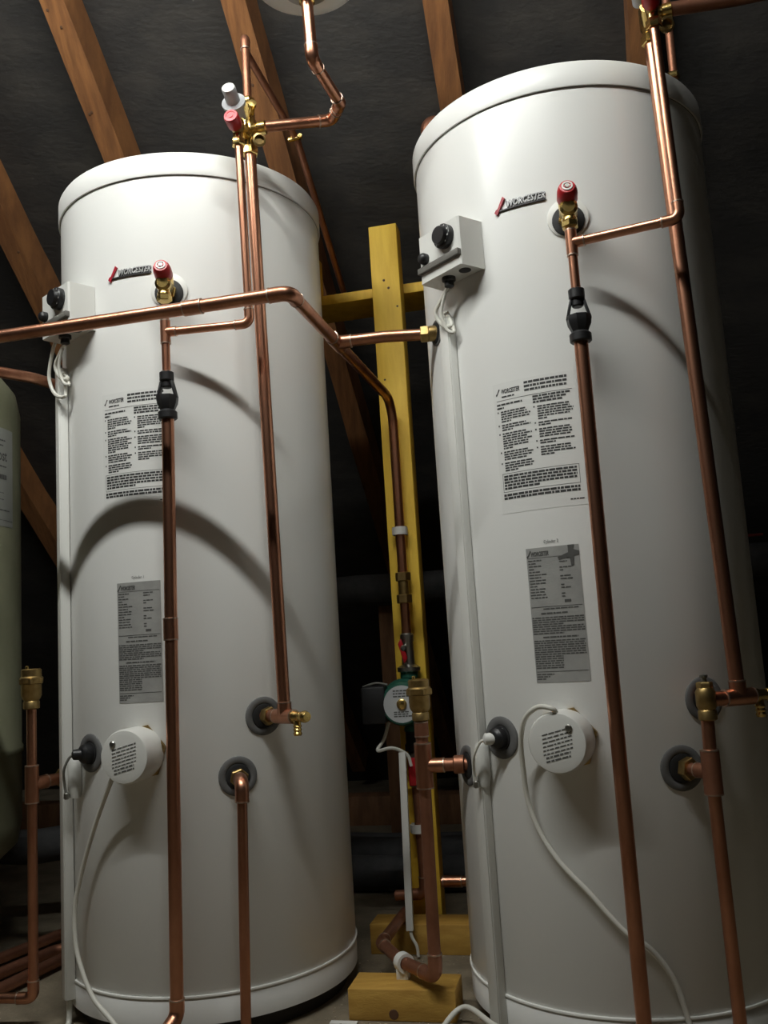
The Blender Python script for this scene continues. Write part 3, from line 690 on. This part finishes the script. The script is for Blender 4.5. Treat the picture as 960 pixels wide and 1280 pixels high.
MB().lathe(pc+pd*0.0475, pd, [(0.011, 0), (0.011, 0.004), (0.008, 0.006), (0, 0.006)], 16).build('vent_screw', 'brass', ds)
t = MB(); rng = random.Random(3)
for yy in (0.027, 0.021, 0.015, -0.018, -0.0225, -0.027):
    x = -0.018
    while x < 0.014:
        l = rng.uniform(0.004, 0.009); q = pc+pd*0.0482+px_*x+Z*yy
        t.add([q, q+px_*l, q+px_*l+Z*0.0028, q+Z*0.0028], [(0, 1, 2, 3)]); x += l+0.0016
t.build('printed_text', 'ink_grey', ds)
MB().box(pc-px_*0.062+pd*0.016, px_*0.026, pd*0.032, Z*0.040, 0.005).build('terminal_box', 'pump_black', root)
MB().tube(spline([pc-px_*0.085+pd*0.03+Z*0.040, pc-px_*0.055+pd*0.040+Z*0.047, pc-px_*0.03+pd*0.035+Z*0.042]), 0.0022, 8).build('link_wire', 'cable_grey', root)
MB().lathe((PX, PY, 0.400), Z, [(0.012, 0), (0.020, 0.003), (0.020, 0.016), (0.017, 0.020), (0.017, 0.046)], 20).build('lower_union', 'pump_black', root)
root = thing('isolating_valve', 'dark red isolating valve below the green pump', 'valve', (PX-0.004, PY, 0.33))
MB().lathe((PX, PY, 0.325), Z, [(0.012, 0), (0.0155, 0.003), (0.0155, 0.070), (0.012, 0.075)], 18).build('valve_body', 'steel_dull', root)
MB().box((PX-0.004, PY-0.020, 0.360), (0.012, 0, 0), (0, 0.004, 0), Z*0.030, 0.003).build('lever', 'red_plastic', root)
single(MB().tube(spline([pc-px_*0.035+pd*0.01-Z*0.040, pc-px_*0.048+pd*0.01-Z*0.075, pc-px_*0.062+pd*0.02-Z*0.098, pc-px_*0.030+pd*0.02-Z*0.094, pc+px_*0.000+pd*0.012-Z*0.110, pc+px_*0.008+pd*0.01-Z*0.135]), 0.0038, 8),
       'white_cable', 'cable_white', 'white cable looping below the green pump', 'cable', 'white cables')

# side tees with brass vents, and the runs below them
def vent(p0, label, top=0.075):
    root = thing('air_vent', label, 'vent', p0, 'brass air vents'); s = top/0.075
    MB().lathe(p0, Z, [(0.012, 0), (0.0150, 0.002*s), (0.0150, 0.014*s), (0.0135, 0.016*s), (0.0165, 0.020*s), (0.0185, 0.026*s), (0.0185, 0.046*s), (0.0215, 0.050*s), (0.0215, 0.058*s), (0.0185, 0.061*s), (0.0185, 0.073*s), (0.016, 0.075*s)], 24).build('body', 'brass_dull', root)
    MB().hexnut(V3(p0)+Z*(0.046*s), Z, 0.0232, 0.012).build('collar', 'brass_dull', root)
    MB().lathe(V3(p0)+Z*(0.073*s)-V3((0.008, 0, 0)), Z, [(0.003, 0), (0.003, 0.007), (0.002, 0.008)], 10).build('vent_pin', 'brass', root)
TL = V3((-0.682, 1.728, 0.4245)); pl = pol(CLc, -159.0, RR-0.003, 0.426)
p = pipe('copper pipe standing beside the cream vessel, teed into the white cylinder', [TL+Z*0.145, V3((TL.x, TL.y, 0.052)), V3((TL.x, TL.y, 0.052))-E1*0.5-E2*0.03], r15+0.0015, 0.018, (1,))
dd = (pl-TL).normalized(); tee(p, TL, Z, dd, r22, 0.066, r22); MB().tube([TL, pl], r22, 18).build('stub', 'copper', p)
MB().hexnut(pl-dd*0.022, dd, 0.018, 0.016).build('union_nut', 'brass_dull', p)
vent(TL+Z*0.136, 'brass vent on the copper pipe standing beside the cream vessel')
TR = V3((0.0415, 1.622, 0.428)); prr = pol(CRc, -162.5, RR-0.003, 0.428)
bx_ = [TR+Z*0.085, V3((TR.x-0.003, TR.y+0.01, 0.078)), V3((-0.018, 1.718, 0.078)), V3((-0.056, 1.838, 0.074)), V3((-0.008, 2.03, 0.074))]
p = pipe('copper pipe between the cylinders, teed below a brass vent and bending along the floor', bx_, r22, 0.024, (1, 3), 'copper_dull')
dd = (prr-TR).normalized(); tee(p, TR, Z, dd, r22+0.0025, 0.075, r22); MB().tube([TR, prr], r22, 18).build('stub', 'copper_dull', p)
MB().lathe(prr-dd*0.028, dd, [(0.0135, 0), (0.0155, 0.002), (0.0155, 0.018), (0.0125, 0.020)], 18).build('union_nut', 'copper_dull', p)
coupling(p, TR+Z*0.062, Z, r22, 0.024, 'copper_dull')
vent(TR+Z*0.076, 'brass vent in front of the green pump', 0.072)
pipe('copper pipe running down the yellow post below the pump', [V3((PX, PY, 0.34)), V3((PX+0.004, PY, 0.10)), V3((PX-0.06, PY+0.02, 0.095))], r22, 0.022, (1,), 'copper_dull')
p = pipe('short copper pipe low behind the yellow post beside lagging', [V3((0.034, 2.10, 0.115)), V3((0.165, 2.08, 0.115)), V3((0.24, 2.06, 0.115))], r22, 0.02, (), 'copper')
coupling(p, (0.10, 2.09, 0.115), E1, r22, 0.04)

# ---------------------------------------------------------------- timbers
def timber(label, cen, hx, hy, hz, m, name, cat, group=None, knots=()):
    cen = V3(cen); root = thing(name, label, cat, cen-Z*V3(hz).length if abs(V3(hz).normalized().z) > 0.5 else cen, group)
    MB().box(cen, hx, hy, hz, 0.002).build('timber', m, root)
    for (a, b, r) in knots:
        q = cen+V3(hx)*a+V3(hz)*b-V3(hy)
        MB().lathe(q+V3(hy).normalized()*0.001, -V3(hy), [(r, 0), (r*0.8, 0.0016), (0, 0.0018)], 12).build('knot', 'knot', root)
    return root
timber('yellow timber post standing between the two cylinders', V3((0.0435, 2.107, 0.823))+E2*0.0, E1*0.0345, E2*0.0235, Z*0.823, 'timber_yellow', 'timber_post', 'post', None,
       ((-0.12, 0.829, 0.0036), (0.18, 0.804, 0.0036), (-0.5, 0.53, 0.003), (0.72, 0.745, 0.003)))
timber('flat yellow timber rail fixed behind the yellow post', V3((0.02, 2.205, 1.497)), E1*0.27, E2*0.065, Z*0.0125, 'timber_yellow', 'timber_rail', 'rail')
timber('short yellow timber stub on the rail, half hidden behind the feed-crossed cylinder', V3((-0.160, 2.235, 1.570)), E1*0.035, E2*0.022, Z*0.060, 'timber_yellow', 'timber_post', 'post')
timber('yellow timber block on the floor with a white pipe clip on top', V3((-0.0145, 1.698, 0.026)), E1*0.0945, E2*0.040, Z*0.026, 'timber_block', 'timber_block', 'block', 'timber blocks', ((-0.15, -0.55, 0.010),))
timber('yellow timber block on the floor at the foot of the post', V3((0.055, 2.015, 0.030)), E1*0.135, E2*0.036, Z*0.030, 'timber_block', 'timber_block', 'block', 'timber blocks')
timber('dark brown timber stud far back behind the yellow post', V3((0.012, 2.96, 0.38)), E1*0.045, E2*0.03, Z*0.38, 'timber_dark', 'timber_stud', 'stud')
timber('dim timber beam along the eaves behind the cylinders', bf(0.0, 3.30, 0.05), E1*2.6, E2*0.05, Z*0.05, 'timber_dark', 'timber_beam', 'beam')

# pipe clips
def clip(p0, d, label, r=0.011):
    p0 = V3(p0); d = V3(d).normalized(); x = Z.cross(d).normalized() if abs(d.z) < 0.9 else E1
    root = thing('pipe_clip', label, 'clip', p0, 'white pipe clips')
    # ring of the clip round the pipe and its foot
    y = d.cross(x).normalized(); m = MB(); vs = []; fs = []; n = 20
    for rr in (r+0.0005, r+0.0058):
        for h in (-0.009, 0.009):
            for i in range(n):
                a = 2*math.pi*i/n; vs.append(p0+d*h+(x*math.cos(a)+y*math.sin(a))*rr)
    for i in range(n):
        j = (i+1) % n; fs += [(i, j, n+j, n+i), (2*n+i, 2*n+j, 3*n+j, 3*n+i), (i, j, 2*n+j, 2*n+i), (n+i, n+j, 3*n+j, 3*n+i)]
    m.add(vs, fs).build('ring', 'white_plastic', root); return root, x, y
c_, x, y = clip((PX, PY, 0.893), Z, 'white pipe clip on the post above brass coupling')
MB().box((PX, PY+0.008, 0.893), E1*0.017, E2*0.010, Z*0.009, 0.002).build('foot', 'white_plastic', c_)
c_, x, y = clip((PX-0.002, PY, 0.237), Z, 'white pipe clip on the post below the pump')
MB().box((PX-0.002, PY+0.008, 0.237), E1*0.017, E2*0.010, Z*0.009, 0.002).build('foot', 'white_plastic', c_)
cd = (bx_[2]-bx_[1]).normalized()
c_, x, y = clip(bx_[2]-cd*0.006, (bx_[3]-bx_[1]), 'white pipe clip on the yellow floor block')
MB().box(V3((-0.017, 1.715, 0.060)), E1*0.011, E2*0.010, Z*0.010, 0.002).build('foot', 'white_plastic', c_)
# white trunking down the post
root = thing('cable_trunking', 'thin white cable trunking hanging beside the pipe on the post', 'trunking', (0.0, 1.98, 0.10), 'white cable trunking')
a, b = V3((0.007, 2.022, 0.405)), V3((0.0, 1.965, 0.055))
dz = (a-b); MB().box((a+b)/2, E1*0.0075, dz.cross(E1).normalized()*0.005, dz/2, 0.001).build('channel', 'white_plastic', root)
single(MB().tube(spline([b+dz*0.02, b-Z*0.012+E1*0.003, b-Z*0.030+E1*0.012, b-Z*0.050+E1*0.014]), 0.0033, 8), 'white_cable', 'cable_white', 'short white cable end poking out under the trunking on the post', 'cable', 'white cables')

# ---------------------------------------------------------------- white cables
def on(c, deg, d, z): return pol(c, deg, RR+d, z)
CAB2 = CAB1 = None
CAB2 = [(-116.3, .055, .53), (-120.5, .05, .532), (-125.4, .04, .514), (-128.3, .03, .48), (-129.5, .02, .436), (-129.7, .012, .386), (-126.7, .009, .339), (-120.8, .009, .296), (-112.8, .009, .256), (-107.5, .009, .225), (-102.2, .009, .197), (-96.4, .009, .178), (-91.7, .009, .147), (-88.9, .009, .113), (-87.2, .012, .073), (-86, .03, .03), (-85, .06, .006)]
CAB1 = [(-110.2, .04, .444), (-116.1, .03, .398), (-123.7, .022, .334), (-130.1, .02, .27), (-133.6, .022, .214), (-133.3, .022, .154), (-129.9, .020, .111), (-124.4, .018, .072), (-115.8, .020, .044), (-107.7, .03, .017), (-103, .05, .006)]
single(MB().tube(spline([on(CRc, -115.6, 0.045, 0.520)]+[on(CRc, *q) for q in CAB2]), 0.0041, 10), 'white_cable', 'cable_white', 'white cable looping from the immersion heater across the smeared-plate cylinder', 'cable', 'white cables')
single(MB().tube(spline([on(CLc, -108.5, 0.045, 0.452)]+[on(CLc, *q) for q in CAB1]), 0.0041, 10), 'white_cable', 'cable_white', 'white cable hanging from the immersion heater of the feed-crossed cylinder', 'cable', 'white cables')
single(MB().tube(spline([(0.02, 1.50, 0.006), (0.045, 1.60, 0.012), (0.085, 1.632, 0.028), (0.125, 1.512, 0.042), (0.175, 1.465, 0.040), (0.215, 1.425, 0.026), (0.25, 1.39, 0.008)]), 0.0046, 10), 'white_cable', 'cable_white', 'white cable arching over the floor beside the yellow block', 'cable', 'white cables')

# ---------------------------------------------------------------- cream pressure vessel at the side
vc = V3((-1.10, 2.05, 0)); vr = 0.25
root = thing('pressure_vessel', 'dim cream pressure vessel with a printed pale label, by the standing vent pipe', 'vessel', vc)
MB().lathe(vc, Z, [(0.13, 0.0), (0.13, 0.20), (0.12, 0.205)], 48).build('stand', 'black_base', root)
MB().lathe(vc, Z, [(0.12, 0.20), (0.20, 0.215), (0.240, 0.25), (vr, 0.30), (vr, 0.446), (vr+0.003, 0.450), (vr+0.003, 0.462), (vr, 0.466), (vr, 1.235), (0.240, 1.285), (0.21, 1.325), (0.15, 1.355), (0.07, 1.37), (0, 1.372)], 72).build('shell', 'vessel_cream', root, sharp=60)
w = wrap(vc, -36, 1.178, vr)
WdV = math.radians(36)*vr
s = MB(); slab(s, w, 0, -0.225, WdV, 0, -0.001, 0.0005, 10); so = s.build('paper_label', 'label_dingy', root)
t = MB(); text_on(t, w, 'ost', 0.036, WdV-0.061, -0.075, 0.0008, bold=0.0006, width=0.034)
rng = random.Random(5)
for y, x0, x1, k in ((-0.030, 0.02, WdV-0.034, 0.004), (-0.042, 0.02, WdV-0.040, 0.004), (-0.090, 0.03, WdV-0.030, 0.004), (-0.118, 0.05, WdV-0.028, 0.013), (-0.150, 0.02, WdV-0.04, 0.002), (-0.165, 0.02, WdV-0.04, 0.002), (-0.190, 0.02, WdV-0.016, 0.0035)):
    words(t, w, x0, x1, y, k, 0.0008, rng)
patch(t, w, 0.005, -0.2115, WdV-0.004, -0.2105, 0.0008, 6)
t.build('printed_text', 'ink_grey', so, kind='stuff')

# ---------------------------------------------------------------- lagged and floor pipes in the back
def lagged(label, a, b, r):
    root = thing('lagged_pipe', label, 'pipe', V3(a), 'grey lagged pipes'); a, b = V3(a), V3(b)
    n = 12; pts = []
    for i in range(n+1):
        q = a+(b-a)*(i/n); pts.append(q+V3((0, 0, 0.004*math.sin(i*1.9))))
    MB().tube(pts, r, 18).build('foam_sleeve', 'lagging', root)
    d = (b-a).normalized(); MB().tube([a-d*0.06, a+d*0.01], 0.011, 14).build('pipe', 'copper_dull', root)
lagged('grey lagged pipe low behind the cylinders, nearest the floor block', bf(-1.0, 2.42, 0.046), bf(1.2, 2.42, 0.046), 0.045)
lagged('grey lagged pipe raised behind the floor lagging', bf(-1.0, 2.53, 0.070), bf(1.2, 2.53, 0.070), 0.045)
lagged('grey lagged pipe lying farthest back on the floor', bf(-1.0, 2.66, 0.050), bf(1.2, 2.66, 0.050), 0.048)
lagged('dim grey lagged pipe high across the back, behind the yellow post', bf(-0.9, 2.84, 0.808), bf(1.1, 2.84, 0.820), 0.050)
single(MB().tube(spline([bf(-0.3, 2.80, 0.86), bf(-0.18, 2.79, 0.905), bf(-0.06, 2.80, 0.925), bf(0.05, 2.80, 0.90), bf(0.2, 2.80, 0.885), bf(0.5, 2.80, 0.885)]), 0.004, 8), 'red_wire', 'wire_red', 'thin dark red wire above the high lagged pipe', 'wire')
for k, (a, b, lab) in enumerate((((-0.935, 1.99, 0.018), (-0.815, 2.223, 0.018), 'copper floor pipe ending under the cream vessel, deepest of three'),
                                 ((-0.89, 1.90, 0.018), (-0.785, 2.105, 0.018), 'copper floor pipe lying between two others beside the cream vessel'),
                                 ((-0.845, 1.80, 0.018), (-0.745, 2.050, 0.018), 'copper floor pipe next to the standing copper pipe with the brass vent'))):
    a, b = V3(a), V3(b); d = (b-a).normalized()
    pipe(lab, [a-d*0.25, a, b, b+d*0.15+E1*0.12], r22+0.001, 0.03, (), 'copper_dull')
lagged('grey lagged pipe lying over the others beside the cream vessel', (-1.06, 2.34, 0.20), (-0.50, 2.48, 0.165), 0.042)

# crumbs and scraps on the floor
m = MB(); rng = random.Random(9)
for i in range(170):
    x = rng.uniform(-0.16, 0.12); y = rng.uniform(1.60, 2.1); r = rng.uniform(0.001, 0.0035)
    if min((x-CLc.x)**2+(y-CLc.y)**2, (x-CRc.x)**2+(y-CRc.y)**2) < 0.27**2: continue
    m.lathe((x, y, -0.0002), (rng.uniform(-.3, .3), rng.uniform(-.3, .3), 1), [(r, 0), (r*0.9, r*0.7), (r*0.3, r*1.1)], 5, rng.uniform(0, 6))
o = m.build('floor_debris', 'debris', None, kind='stuff', sharp=20); tag(o, 'crumbs of dust and plaster scattered over the floor between cylinders', 'debris')
single(MB().box((-0.124, 1.668, 0.0015), E1*0.024, E2*0.006, Z*0.0012, 0.0003), 'paper_scrap', 'sticker', 'pale scrap lying on the floor in front of the yellow block', 'scrap')
